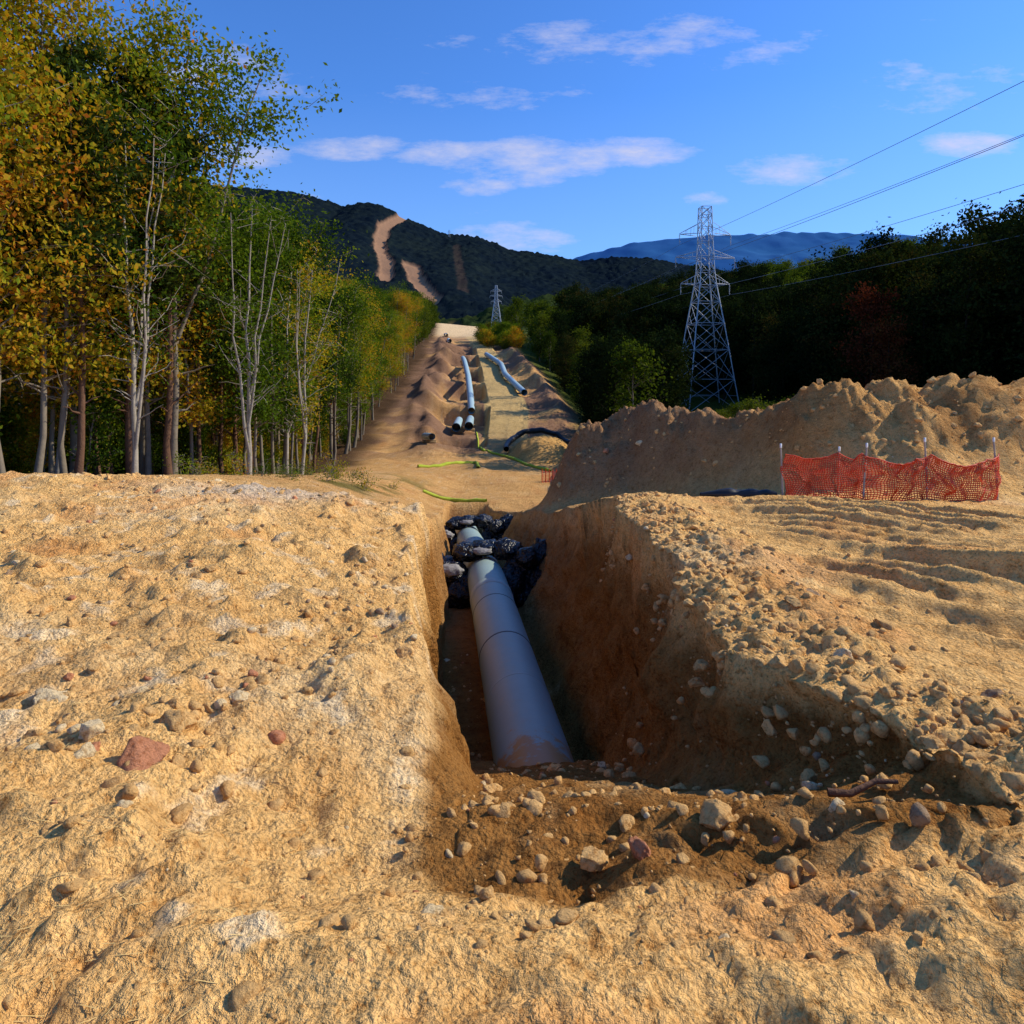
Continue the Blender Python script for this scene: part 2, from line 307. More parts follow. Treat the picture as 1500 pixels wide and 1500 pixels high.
def make_tree(name,seed,h,r0,cb,cr,nl,ls,mats,kind='dec',nb=26,spread=.42,bare=5,fork=False):
    r=np.random.default_rng(seed);a=Acc();n=10
    tt=np.linspace(0,1,n);wx=np.cumsum(r.normal(size=n))*.012*h*.5;wy=np.cumsum(r.normal(size=n))*.012*h*.5
    P=np.stack([wx-wx[0],wy-wy[0],tt*h*.97-.3],1);rad=r0*(1-.88*tt)+.01;rad[0]*=1.3
    V,F=tube(P,rad,7);a.add(V,F,0);cent=[]
    stems=[(P,rad)]
    for _f in range(int(fork)):
        i=int(n*r.uniform(.05,.4)) if fork>1 else int(n*r.uniform(.25,.4));Q=P[i:].copy();m=len(Q);ax=r.uniform(0,6.28)
        off=np.linspace(0,1,m)**.8*h*r.uniform(.10,.2);Q[:,0]+=off*math.cos(ax);Q[:,1]+=off*math.sin(ax);Q[:,2]*=.95
        V,F=tube(Q,rad[i:]*.75,6);a.add(V,F,0);stems.append((Q,rad[i:]*.75))
    for b in range(nb+bare):
        S,rd=stems[r.integers(0,len(stems))]
        isb=b>=nb
        t=r.uniform(cb,.98) if not isb else r.uniform(.15,cb+.1)
        z=t*h*.97
        if z<S[0,2]: z=S[0,2]+.3
        p0=np.array([np.interp(z,S[:,2],S[:,0]),np.interp(z,S[:,2],S[:,1]),z])
        tc=(t-cb)/(1-cb) if not isb else 0
        if kind=='pine': L=cr*(1-.75*tc)*r.uniform(.6,1.1);el=r.uniform(-.05,.35)
        else: L=cr*(.45+.75*math.sin(math.pi*min(1,max(.05,tc*.8+.15))))*r.uniform(.55,1.15);el=r.uniform(.2,.95)
        if isb: L=r.uniform(.5,1.6);el=r.uniform(-.1,.7)
        az=r.uniform(0,6.28);d=np.array([math.cos(az)*math.cos(el),math.sin(az)*math.cos(el),math.sin(el)])
        k=5;s=np.linspace(0,1,k)[:,None];B=p0+d*s*L+r.normal(size=(k,3))*.05*L*s+np.array([0,0,.12*L])*s*s
        rb=max(.012,np.interp(z,S[:,2],rd)*.42)
        V,F=tube(B,np.linspace(rb,.008,k),4);a.add(V,F,0)
        if isb: continue
        for q in (.4,.65,.85,1.0):
            if kind=='pine' and q<.5: continue
            cpt=B[0]+(B[-1]-B[0])*q+r.normal(size=3)*.12*L
            cent.append(cpt)
            if r.random()<.6:
                e=cpt+r.normal(size=3)*np.array([.32,.32,.2])*L;cent.append(e)
                V,F=tube(np.array([cpt,(cpt+e)/2+.03,e]),[.014,.01,.005],3);a.add(V,F,0)
    cent=np.array(cent)
    leaves(a,cent,nl,spread,ls,r,1,.28 if kind=='pine' else .62)
    return a.mesh(name,mats)
decs=[make_tree('tree_dec%d'%i,100+i,h,r0,cb,cr,nl,.19,[M_barkp,M_leaf],'dec',nb,.47,13,i%2==0) for i,(h,r0,cb,cr,nl,nb) in enumerate([(16,.15,.30,2.3,7600,32),(15,.10,.22,2.0,7000,32),(17,.17,.34,2.5,7600,32),(14,.09,.20,1.9,6200,30),(13,.08,.16,1.8,6200,30),(16,.11,.36,2.0,5800,28)])]
barek=[make_tree('tree_bare%d'%i,160+i,h,.11,.25,2.0,nl,.18,[M_barkw,M_leaf],'dec',34,.35,10,fk) for i,(h,nl,fk) in enumerate([(14.5,1800,3),(13,1500,2),(15.5,2200,1)])]
pines=[make_tree('tree_pine%d'%i,200+i,h,.13,.42,2.0,6000,.34,[M_barkr,M_need],'pine',40,.32,20) for i,h in enumerate([17,15.5])]
unders=[make_tree('under%d'%i,300+i,h,.05,.12,1.5,3200,.2,[M_barkp,M_leaf],'dec',20,.38,2) for i,h in enumerate([4.5,6.5,3.2])]
def place(name,me,x,y,sc=1,rz=None,sink=.1,lean=0):
    o=bpy.data.objects.new(name,me);o.location=(x,y,Hs(x,y)-sink);o.rotation_euler=(random.uniform(-1,1)*lean,random.uniform(-1,1)*lean,random.uniform(0,6.28) if rz is None else rz)
    w_=min(sc,1.0);o.scale=(w_*random.uniform(.9,1.1),w_*random.uniform(.9,1.1),sc);return link(o)
edgeL=[(16,-17),(20,-15.6),(27,-13.8),(30,-14.0),(35,-14.2),(45,-15),(55,-15),(75,-16.5),(100,-19),(160,-22),(300,-36),(550,-62),(700,-76)]
def EL(y): return float(np.interp(y,[p[0] for p in edgeL],[p[1] for p in edgeL]))
yy=19.5
while yy<80:
    for row in range(2):
        x=EL(yy)-row*2.4-random.uniform(0,1.6);y=yy+random.uniform(-.8,.8)
        k=random.random();s0=1.12 if y<28 else .90 if y<38 else 1.0
        if k<.72: place('deciduous_tree',random.choice(decs),x,y,s0*random.uniform(.93,1.06),lean=.05)
        else: place('pine_tree',random.choice(pines),x,y,s0*random.uniform(.88,1.0),lean=.03)
    yy+=1.25 if yy<40 else 2.5
for x,y,k,sc in ((-13.9,28.0,2,1.1),(-14.6,27.4,1,1.2),(-12.0,32,3,.92),(-12.2,35,4,1.0)): place('deciduous_tree',decs[k],x,y,sc,lean=.03)
for x,y,k,sc in ((-10.6,27.5,0,.80),(-16.3,24.5,2,1.0),(-10.2,33,1,.85),(-13.6,24.6,0,.92),(-12.2,37,2,.85)):
    place('birch_tree',barek[k],x,y,sc,lean=.08)
def scatter(name,meshes,pts,smin,smax,lean=.03,seed=1):
    col=bpy.data.collections.new(name+'_kinds')
    for i,me in enumerate(meshes):
        o=bpy.data.objects.new(name+'_kind_%d'%i,me);col.objects.link(o)
    pts=np.asarray(pts,np.float32)
    pm=bpy.data.meshes.new(name);pm.vertices.add(len(pts));pm.vertices.foreach_set('co',pts.ravel());pm.update()
    ob=link(bpy.data.objects.new(name,pm))
    ng=bpy.data.node_groups.new(name+'_nodes','GeometryNodeTree')
    ng.interface.new_socket('Geometry',in_out='INPUT',socket_type='NodeSocketGeometry');ng.interface.new_socket('Geometry',in_out='OUTPUT',socket_type='NodeSocketGeometry')
    N=ng.nodes;gi=N.new('NodeGroupInput');go=N.new('NodeGroupOutput');iop=N.new('GeometryNodeInstanceOnPoints')
    ci=N.new('GeometryNodeCollectionInfo');ci.inputs['Collection'].default_value=col
    ci.inputs['Separate Children'].default_value=True;ci.inputs['Reset Children'].default_value=True
    rv=N.new('FunctionNodeRandomValue');rv.data_type='FLOAT_VECTOR';rv.inputs[0].default_value=(-lean,-lean,0);rv.inputs[1].default_value=(lean,lean,6.283);rv.inputs['Seed'].default_value=seed
    rs=N.new('FunctionNodeRandomValue');rs.data_type='FLOAT';rs.inputs[2].default_value=smin;rs.inputs[3].default_value=smax;rs.inputs['Seed'].default_value=seed+5
    ri=N.new('FunctionNodeRandomValue');ri.data_type='INT';ri.inputs[4].default_value=0;ri.inputs[5].default_value=len(meshes)-1;ri.inputs['Seed'].default_value=seed+9
    L=ng.links;L.new(gi.outputs[0],iop.inputs['Points']);L.new(ci.outputs[0],iop.inputs['Instance']);iop.inputs['Pick Instance'].default_value=True
    L.new(ri.outputs[2],iop.inputs['Instance Index']);L.new(rv.outputs[0],iop.inputs['Rotation']);L.new(rs.outputs[1],iop.inputs['Scale'])
    L.new(iop.outputs[0],go.inputs[0])
    md=ob.modifiers.new('instances','NODES');md.node_group=ng;return ob
def region(x0,x1,y0,y1,sp,test,seed):
    r=np.random.default_rng(seed)
    gx,gy=np.meshgrid(np.arange(x0,x1,sp),np.arange(y0,y1,sp));gx=gx.ravel()+r.uniform(-.45,.45,gx.size)*sp;gy=gy.ravel()+r.uniform(-.45,.45,gy.size)*sp
    k=test(gx,gy);gx=gx[k];gy=gy[k];return np.stack([gx,gy,H(gx,gy)-.15],1)
eL=lambda y: ip(y,edgeL)
scatter('forest',decs+pines,region(-52,-10,22,170,3.6,lambda x,y:(x<eL(y)-np.where(y<80,5,0))&(x>eL(y)-26)&~((y<26)&(x>-19)),3),.82,1.06,seed=3)
scatter('forest_undergrowth',unders,region(-40,-9,21,110,2.6,lambda x,y:(x<eL(y)-1.4)&(x>eL(y)-20),4),.3,.85,.1,seed=4)
farT=[make_tree('wood%d'%i,400+i,h,.16,.08,2.9,3000,.46,[M_barkp,M_leafm],'dec',34,.6,0) for i,h in enumerate([14,12,15.5])]
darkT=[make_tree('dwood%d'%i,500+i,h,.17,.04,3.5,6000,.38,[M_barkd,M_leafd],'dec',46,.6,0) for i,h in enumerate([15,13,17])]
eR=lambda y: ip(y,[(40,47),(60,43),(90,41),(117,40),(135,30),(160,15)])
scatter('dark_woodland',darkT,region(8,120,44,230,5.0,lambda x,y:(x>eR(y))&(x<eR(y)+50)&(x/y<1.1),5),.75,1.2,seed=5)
redT=make_tree('redtree',521,11,.14,.06,2.6,4200,.34,[M_barkd,M_leafred],'dec',36,.5,0)
for x,y,sc in((40.0,76,1.15),(38.6,70,.8)): place('maple_tree',redT,x,y,sc)
vt=region(7,44,62,150,4.4,lambda x,y:(x>ip(y,XC)+ip(y,HW)+4)&(x<eR(y))&(np.hypot(x-33,y-117)>8)&(x<y*.245),6)
scatter('valley_woodland',darkT[:3]+farT[:1],vt,.5,.8,seed=6)
# the power-line clearing runs from the near tower to the one on the hill and on towards the mountain
ft=region(-190,420,150,760,9.0,lambda x,y:(((x>ip(y,XC)+ip(y,HW)+5)&(x/y>-.2)&(x/y<.62))|((x<eL(y))&(x/y>-.45)))&~((x<ip(y,[(225,-2),(640,-4)]))&(x>-60)&(y>225)&(x>ip(y,XC)+ip(y,HW)))&~((np.abs(x-(33+(117-y)*.09))<13)&(y>300)),8)
scatter('hillside_forest',farT,ft,.75,1.1,seed=8)
bt=region(8,46,24,62,1.9,lambda x,y:(x>12+(y-24)*.05)&(x<48),9)
scatter('brush',[make_tree('br%d'%i,600+i,1.6,.02,.05,1.0,1500,.14,[M_barkp,M_leafm],'dec',14,.3,0) for i in range(2)],bt,.35,.8,.2,seed=10)
sh=region(-12,2,185,230,3.4,lambda x,y:(x>ip(y,XC)+3)&(x<ip(y,XC)+13),12)
weeds=region(-11,-4.5,22,34,1.7,lambda x,y:fbm(x,y,0,3,2,4)>-.05,13)
scatter('shrubs',[unders[2]],sh,1.0,1.6,.1,seed=12)
scatter('weeds',[make_tree('weed%d'%i,650+i,.8,.01,.05,.6,260,.09,[M_barkp,M_leaf],'dec',8,.2,0) for i in range(2)],weeds,.4,1.1,.2,seed=14)
# ------------------------------------------------------------ rocks
def ico(sub):
    import bmesh
    bm=bmesh.new();bmesh.ops.create_icosphere(bm,subdivisions=sub,radius=1)
    V=np.array([v.co[:] for v in bm.verts]);F=np.array([[v.index for v in f.verts] for f in bm.faces]);bm.free();return V,F
IC={1:ico(1),2:ico(2),3:ico(3),4:ico(4)};I3=IC[3]
r=np.random.default_rng(5)
shapes={}
for lv in (1,2,4):
    L=[]
    for q in range(14):
        V0=IC[lv][0];V=V0.copy()
        for _ in range(9):
            n=r.normal(size=3);n/=np.linalg.norm(n);d=V@n;c=r.uniform(.42,.8);V=V-np.clip(d-c,0,9)[:,None]*n
        if lv>1: V=V*(1+.30*fbm(V[:,0]+q*3,V[:,1],V[:,2],.7,4,7+q,.6)[:,None])
        if lv==4: V=V+V0*.10*fbm(V[:,0]+q*3,V[:,1],V[:,2],.18,3,70+q)[:,None]
        L.append(V*1.25)
    shapes[lv]=L
RK=[]
def many(n,fx,lo,hi,pw=3,clod=.8):
    for _ in range(n):
        x,y=fx();RK.append((x,y,lo+(hi-lo)*r.random()**pw,clod))
lr=lambda y:np.interp(y,[p[0] for p in lipR],[p[1] for p in lipR])
many(3600,lambda:(r.uniform(-9,-.5),1.4+12.6*r.random()**1.2),.007,.05,5,.86)
many(420,lambda:(lambda a:(-2.1+a*1.0+r.normal()*.35,4.2+a*3+r.normal()*.5))(r.uniform(-1,1.2)),.010,.055,3,.78)
many(700,lambda:(r.uniform(-.6,3.2),r.uniform(2.3,4.1)),.007,.045,4,.93)
many(2500,lambda:(lambda y:(lr(y)+abs(r.normal())*.6-.15,y))(r.uniform(2.6,13)),.008,.06,4,.985)
many(700,lambda:(r.uniform(2.5,10),r.uniform(2,13)),.008,.03,3,.98)
many(700,lambda:(r.uniform(4,15),r.uniform(13.5,18)),.02,.10,5,.97)
many(300,lambda:(r.uniform(-.3,1.8),r.uniform(3.4,9)),.01,.06,4,.97)
many(250,lambda:(r.uniform(-9,-1),r.uniform(12,16)),.02,.10,4,.8)
many(120,lambda:(r.uniform(1.5,7),r.uniform(19,26)),.04,.13,4,.85)
many(45,lambda:(r.uniform(-5,-.8),r.uniform(3,8)),.035,.07,1.5,.85)
for x,y,s in((-1.95,3.58,.105),(-1.93,4.0,.10),(.97,3.3,.085),(-1.8,4.5,.055),(-1.72,4.35,.06),(.36,3.1,.06),(.58,3.05,.06),(-2.9,4.3,.08),(-2.3,3.75,.08),(-1.25,3.6,.05),(1.5,3.15,.05),(-4,5.8,.08),(2.3,4.9,.08),(3.0,5.5,.085),(2.7,6.2,.07),(-.1,2.85,.04),(.15,2.95,.04),(2.9,4.1,.06),(-3.1,3.3,.05)):
    RK.append((x,y,s,.5))
RK=np.array(RK);RZ=H(RK[:,0],RK[:,1]);rocks=Acc()
for (x,y,s,cl),z in zip(RK,RZ):
    lv=4 if s>.05 else 2 if s>.02 else 1
    V=shapes[lv][r.integers(0,14)]*np.array([r.uniform(.8,1.2),r.uniform(.8,1.2),r.uniform(.6,.95)])*s
    a=r.uniform(0,6.28);b=r.uniform(-.5,.5);ca,sa,cb_,sb=math.cos(a),math.sin(a),math.cos(b),math.sin(b)
    V=V@np.array([[cb_,0,sb],[0,1,0],[-sb,0,cb_]]);V=V@np.array([[ca,sa,0],[-sa,ca,0],[0,0,1]])
    k=r.random()
    c=np.array([.87,.52,.20]) if k<cl else np.array([.92,.70,.39]) if r.random()<.7 else np.array([.70,.30,.15]) if r.random()<.75 else np.array([.46,.31,.18])
    rocks.add(V+np.array([x,y,z+s*r.uniform(-.25,.15)]),IC[lv][1],0,c*r.uniform(.88,1.06))
m,t,o=newmat('rock');g=t.a('ShaderNodeNewGeometry').outputs['Position'];at=t.a('ShaderNodeAttribute',attribute_name='Col').outputs['Color']
c=t.mix(1,at,t.ramp(t.noise(g,26,5,.75),[(.32,(.58,.44,.32)),(.5,(1,1,1)),(.72,(1.14,1.12,1.08))]),'MULTIPLY')
bsdf(t,o,c,.95,.02,t.noise(g,60,5,.75),0,1,.03)
link(bpy.data.objects.new('rocks',rocks.mesh('rocks',[m])))
n=6000;x=r.uniform(-8,-.9,n);y=2.0+r.random(n)**1.3*9;z=H(x,y)+.004
a=r.normal(size=n)*.9+.4;L=r.uniform(.03,.09,n);d=np.stack([np.cos(a)*L,np.sin(a)*L,r.normal(size=n)*.01],1);w=np.stack([-np.sin(a),np.cos(a),a*0],1)*.0016
c0=np.stack([x,y,z],1);V=np.stack([c0-d/2-w,c0+d/2-w,c0+d/2+w,c0-d/2+w],1).reshape(-1,3)
link(bpy.data.objects.new('straw_litter',mesh_np('straw',V,np.arange(4*n).reshape(-1,4),False,[simple('straw',(.72,.48,.17),.8,.2)])))
# ------------------------------------------------------------ main pipeline
m,t,o=newmat('pipe_coating');g=t.a('ShaderNodeNewGeometry').outputs['Position'];sp=t.a('ShaderNodeSeparateXYZ');t.l.new(g,sp.inputs[0])
n=t.noise(g,1.5,5,.7);c=t.mix(n,(.22,.31,.29),(.32,.42,.39))
c=t.mix(t.ramp(t.noise(g,5,6,.75),[(.54,(0,0,0)),(.76,(.5,.5,.5))]),c,(.40,.33,.22))
mud=t.m('MULTIPLY',t.m('SUBTRACT',t.m('ADD',t.noise(g,4,5,.7),t.m('MULTIPLY',t.m('SUBTRACT',9.4,sp.outputs[1]),.25)),.58),9,clamp=True)
c=t.mix(mud,c,(.40,.22,.08))
bsdf(t,o,c,.5,.4,t.noise(g,12,4),0,.15,.01);M_pipe=m
M_band=simple('pipe_joint_coating',(.33,.41,.38),.55,.4);M_seam=simple('weld_seam',(.10,.12,.12),.6)
def smooth_path(P):
    for _ in range(6): P[1:-1]=(P[:-2]+P[1:-1]*2+P[2:])/4
    return P
q=np.arange(8.0,37.5,.25);P=smooth_path(np.stack([ip(q,pipeX),q,ip(q,pipeZ)],1))
pm=bpy.data.objects.new('pipeline',None);link(pm)
V,F=tube(P,np.full(len(P),.53),40);link(bpy.data.objects.new('pipe_barrel',mesh_np('pb',V,F,True,[M_pipe])),pm)
def ringat(y,w,rad,mat,nm):
    q=np.array([y-w/2,y-w/2+.004,y+w/2-.004,y+w/2]);Q=np.stack([np.interp(q,P[:,1],P[:,0]),q,np.interp(q,P[:,1],P[:,2])],1)
    V,F=tube(Q,[.529,rad,rad,.529],40);link(bpy.data.objects.new(nm,mesh_np(nm,V,F,False,[mat])),pm)
ringat(17.2,.42,.545,M_band,'joint_sleeve');ringat(13.2,.05,.538,M_seam,'weld_1');ringat(11.1,.035,.536,M_band,'weld_2');ringat(15.9,.04,.537,M_seam,'weld_3');ringat(25,.4,.545,M_band,'joint_sleeve_2')
m,t,o=newmat('black_plastic_sheet');g=t.a('ShaderNodeNewGeometry').outputs['Position']
bsdf(t,o,(.006,.006,.008),.24,.5,t.m('ADD',t.noise(g,4,3,.6),t.m('MULTIPLY',t.noise(g,11,2),.3)),0,1,.22);M_blk=m
m,t,o=newmat('sandbag');g=t.a('ShaderNodeNewGeometry').outputs['Position'];bsdf(t,o,t.mix(t.noise(g,6),(.10,.10,.10),(.42,.40,.38)),.8,.2,t.noise(g,15),0,.6,.05);M_bag=m
def lump(acc,c,s,seed,mt=0):
    V0,F0=IC[4];r=np.random.default_rng(seed);o=r.uniform(0,50)
    nn=fbm(V0[:,0]+o,V0[:,1],V0[:,2],.6,4,seed);V=V0*(1+.30*nn+.36*np.abs(fbm(V0[:,0]-o,V0[:,1],V0[:,2],.45,3,seed+9,.5)))[:,None]
    acc.add(V*np.array(s)+np.array(c),F0,mt)
def wrap(name,y,k):
    a=Acc();cx=float(np.interp(y,P[:,1],P[:,0]));cz=float(np.interp(y,P[:,1],P[:,2]));sd=int(y)*10
    for i,(dx,dy,dz,sx,sy,sz) in enumerate([(-.95,0,.1,.46,.5,.36),(-1.0,-.3,-.5,.5,.45,.36),(.95,.1,.2,.42,.5,.44),(1.45,.15,.48,.38,.4,.38),(1.0,-.2,-.4,.45,.5,.40),(-.62,-.3,-.3,.42,.45,.42),(.66,-.45,-.05,.34,.4,.42),(0,.35,.66,.46,.35,.18),(-.50,.3,.56,.36,.4,.22),(.55,.3,.64,.36,.4,.24),(-1.38,.1,.34,.30,.35,.28),(1.35,-.15,-.05,.36,.4,.36),(0,.1,-.6,.8,.5,.35),(1.05,-.35,.55,.26,.3,.24),(-1.25,-.35,-.1,.28,.3,.26)]):
        lump(a,(cx+dx*k,y+dy,cz+dz*k),(sx*k,sy*k,sz*k),sd+i)
    e=link(bpy.data.objects.new(name,None))
    link(bpy.data.objects.new('plastic_bundles',a.mesh(name,[M_blk],True)),e)
    b=Acc();lump(b,(cx-.85*k,y-.5,cz+.32),(.28*k,.2,.14*k),sd+40);lump(b,(cx-.1,y-.02,cz+.76),(.24*k,.22,.08*k),sd+41)
    link(bpy.data.objects.new('sandbags',b.mesh('sb',[M_bag],True)),e)
wrap('black_plastic_wrap',19.8,1.15);wrap('black_plastic_wrap',29.0,1.12)
M_pb=simple('pipe_blue_grey',(.34,.47,.50),.45,.5,.1);M_wood=simple('timber',(.3,.2,.1))
def string(pts,name='pipe_section',rad=.53,lift=.75):
    S=[]
    for (ax,ay),(bx,by) in zip(pts[:-1],pts[1:]):
        n=max(3,int(abs(by-ay)/3))
        for q in np.linspace(0,1,n,endpoint=False): S.append((ax+(bx-ax)*q,ay+(by-ay)*q))
    S.append(pts[-1]);S=np.array(S);z=H(S[:,0],S[:,1]);Q=np.stack([S[:,0],S[:,1],z+lift],1)
    for _ in range(14): Q[1:-1,2]=(Q[:-2,2]+Q[1:-1,2]*2+Q[2:,2])/4
    Q[:,2]+=max(0,float(np.max(z+rad+.15-Q[:,2])))*.7
    e=link(bpy.data.objects.new(name,None))
    V,F=tube(Q,np.full(len(Q),rad),18);n0=len(V)
    V2,F2=tube(Q,np.full(len(Q),rad*.94),18)
    link(bpy.data.objects.new('barrel',mesh_np('barrel',np.concatenate([V,V2]),np.concatenate([F,F2[:,::-1]+n0]),True,[M_pb])),e)
    a=Acc()
    for i in range(1,len(Q)-1,2):
        for kk in range(2):
            c=Q[i]-np.array([0,0,rad+.08+kk*.162]);bx=np.array([[-.7,-.1,-.08],[.7,-.1,-.08],[.7,.1,-.08],[-.7,.1,-.08],[-.7,-.1,.08],[.7,-.1,.08],[.7,.1,.08],[-.7,.1,.08]])+c
            a.add(bx,[(0,3,2,1),(4,5,6,7),(0,1,5,4),(1,2,6,5),(2,3,7,6),(3,0,4,7)])
    link(bpy.data.objects.new('skids',a.mesh('skids',[M_wood])),e)
string([(-6.0,101),(-8.0,125),(-11.3,157)])
string([(2.0,110),(-1.3,128),(-2.2,140),(-6.0,160)])
string([(-6.7,82),(-7.6,98)],lift=1.1);string([(-5.3,84),(-6.0,98.5)],lift=1.1);string([(-8.2,70),(-9.6,75)],rad=.35,lift=.9)
string([(-17.3,190),(-20,215)]);string([(-23,240),(-27,275)])
def sock(pts,mat,rad,name,lift=.06):
    S=[]
    for (ax,ay),(bx,by) in zip(pts[:-1],pts[1:]):
        for q in np.linspace(0,1,14,endpoint=False): S.append((ax+(bx-ax)*q,ay+(by-ay)*q))
    S.append(pts[-1]);S=np.array(S,float)
    for _ in range(6): S[1:-1]=(S[:-2]+2*S[1:-1]+S[2:])/4
    S[:,1]+=.35*fbm(S[:,0],S[:,1]*0,0,1.1,3,8)
    Q=np.stack([S[:,0],S[:,1],H(S[:,0],S[:,1])+lift],1);V,F=tube(Q,rad*(1+.35*fbm(Q[:,0]*3,Q[:,1],0,1,2,3)),8)
    link(bpy.data.objects.new(name,mesh_np(name,V,F,True,[mat])))
M_sock=simple('sock_yellow_green',(.42,.50,.05),.8,.1,.4);M_bt=simple('black_tube',(.012,.012,.014),.5,.4)
sock([(-4.9,37.5),(-3.2,38),(-1.4,37)],M_sock,.11,'silt_sock');sock([(-8,58),(-5.5,60),(-3.2,62),(-2.8,57)],M_sock,.16,'silt_sock')
sock([(-3.4,72),(-1.6,68),(0,64),(1.4,60),(3.2,57)],M_sock,.15,'silt_sock');sock([(-3.3,72),(-4,80),(-4.6,88)],M_sock,.10,'silt_sock')
gx,gy=np.meshgrid(np.linspace(-1,7.5,90),np.linspace(58,76,80));rr=np.hypot((gx-3.0)/3.6,(gy-68)/7)
hz=H(gx,gy)+np.clip(1-rr*rr,-.3,1)*2.0+.2*fbm(gx,gy,0,1.2,4,5)
link(bpy.data.objects.new('spoil_heap',grid_mesh('spoil_heap',gx,gy,hz,[M_ground],np.zeros(gx.shape+(3,))+np.array([.62,.36,.12]))))
th=np.linspace(-.1,math.pi*1.05,40);bx=3.0+3.6*np.cos(th);by=68+6.6*np.sin(th);bz=H(bx,by)+.75+.75*np.sin(th)
V,F=tube(np.stack([bx,by,bz],1),.30*(1+.3*fbm(bx,by,0,1,2,4)),8);link(bpy.data.objects.new('black_hose',mesh_np('bh',V,F,True,[M_bt])))
qx=np.linspace(3.7,5.15,24);Q=np.stack([qx,13.3-.1*(qx-5),H(qx,0*qx+13.3)+.07],1);V,F=tube(Q,.12*(1+.5*fbm(qx,qx,0,.3,3,2))*np.sin(np.linspace(.15,3.0,24))**.6,12)
link(bpy.data.objects.new('black_tarp_roll',mesh_np('bt',V,F,True,[M_bt])))
# ------------------------------------------------------------ safety netting
e=link(bpy.data.objects.new('orange_safety_fence',None))
m,t,o=newmat('orange_plastic');bsdf(t,o,(.60,.055,.010),.5,.3);M_or=m
posts=[(5.36,13.5,1.0),(6.25,13.1,.9),(6.55,12.75,.98),(7.76,12.75,1.08),(9.4,13.2,1.12)]
M_post=simple('fence_post',(.35,.30,.26),.7);M_cap=simple('white_cap',(.75,.75,.72),.6)
a=Acc();b=Acc()
for i,(x,y,h) in enumerate(posts):
    z=Hs(x,y);ln=random.uniform(-.09,.09)
    V,F=tube(np.array([[x,y,z-.2],[x+ln*.5,y,z+h*.5],[x+ln,y,z+h]]),[.018,.018,.016],6);a.add(V,F)
    V,F=tube(np.array([[x+ln,y,z+h],[x+ln,y,z+h+.08],[x+ln,y,z+h+.085]]),[.020,.020,.002],6);b.add(V,F)
link(bpy.data.objects.new('posts',a.mesh('posts',[M_post])),e);link(bpy.data.objects.new('post_caps',b.mesh('caps',[M_cap])),e)
PP=np.array(posts);s=np.concatenate([[0],np.cumsum(np.hypot(np.diff(PP[:,0]),np.diff(PP[:,1])))])
def netp(u,v):
    x=np.interp(u,s,PP[:,0]);y=np.interp(u,s,PP[:,1]);dist=np.min(np.abs(u[...,None]-s[None,:]),axis=-1)
    sag=.26*np.clip(dist/.7,0,1)**.7*v+.12*fbm(u,v,0,.5,3,3)
    zb=H(x,y)+.02
    return np.stack([x+.09*fbm(u,v,3.,.3,2,8),y-.03-.14*np.sin(np.clip(dist,0,.8)*2)*(.3+v)+.16*fbm(u,v,5.,.35,3,9),zb+v*(.90-sag)],-1)
nu=int(s[-1]/.040);nv=21;net=Acc()
for i in range(nu):
    u=np.full(25,s[-1]*i/nu);v=np.linspace(0,1,25);V,F=tube(netp(u,v),np.full(25,.0095),3);net.add(V,F)
for j in range(nv+1):
    u=np.linspace(0,s[-1],200);v=np.full(200,j/nv);V,F=tube(netp(u,v),np.full(200,.0105 if 0<j<nv else .014),3);net.add(V,F)
link(bpy.data.objects.new('netting',net.mesh('netting',[M_or])),e)
net=Acc();u=np.linspace(0,1,40)
for j in range(9):
    x=2.2+3*u;y=50+2*u;V,F=tube(np.stack([x,y,H(x,y)+.1*j],1),np.full(40,.02),3);net.add(V,F)
for i in range(12):
    x=np.full(2,2.2+3*i/11);y=50+2*(x-2.2)/3;V,F=tube(np.stack([x,y,H(x,y)+np.array([0,1.0])],1),[.03,.03],4);net.add(V,F)
link(bpy.data.objects.new('orange_safety_fence',net.mesh('net2',[M_or])))
def stick(pts,r0,name,mat=M_barkr):
    Q=np.array([[x,y,Hs(x,y)+dz] for x,y,dz in pts]);V,F=tube(Q,np.linspace(r0,r0*.5,len(Q)),7);link(bpy.data.objects.new(name,mesh_np(name,V,F,True,[mat])))
stick([(1.55,3.35,.03),(1.65,3.33,.05),(1.8,3.38,.05),(1.9,3.36,.02)],.02,'tree_root')
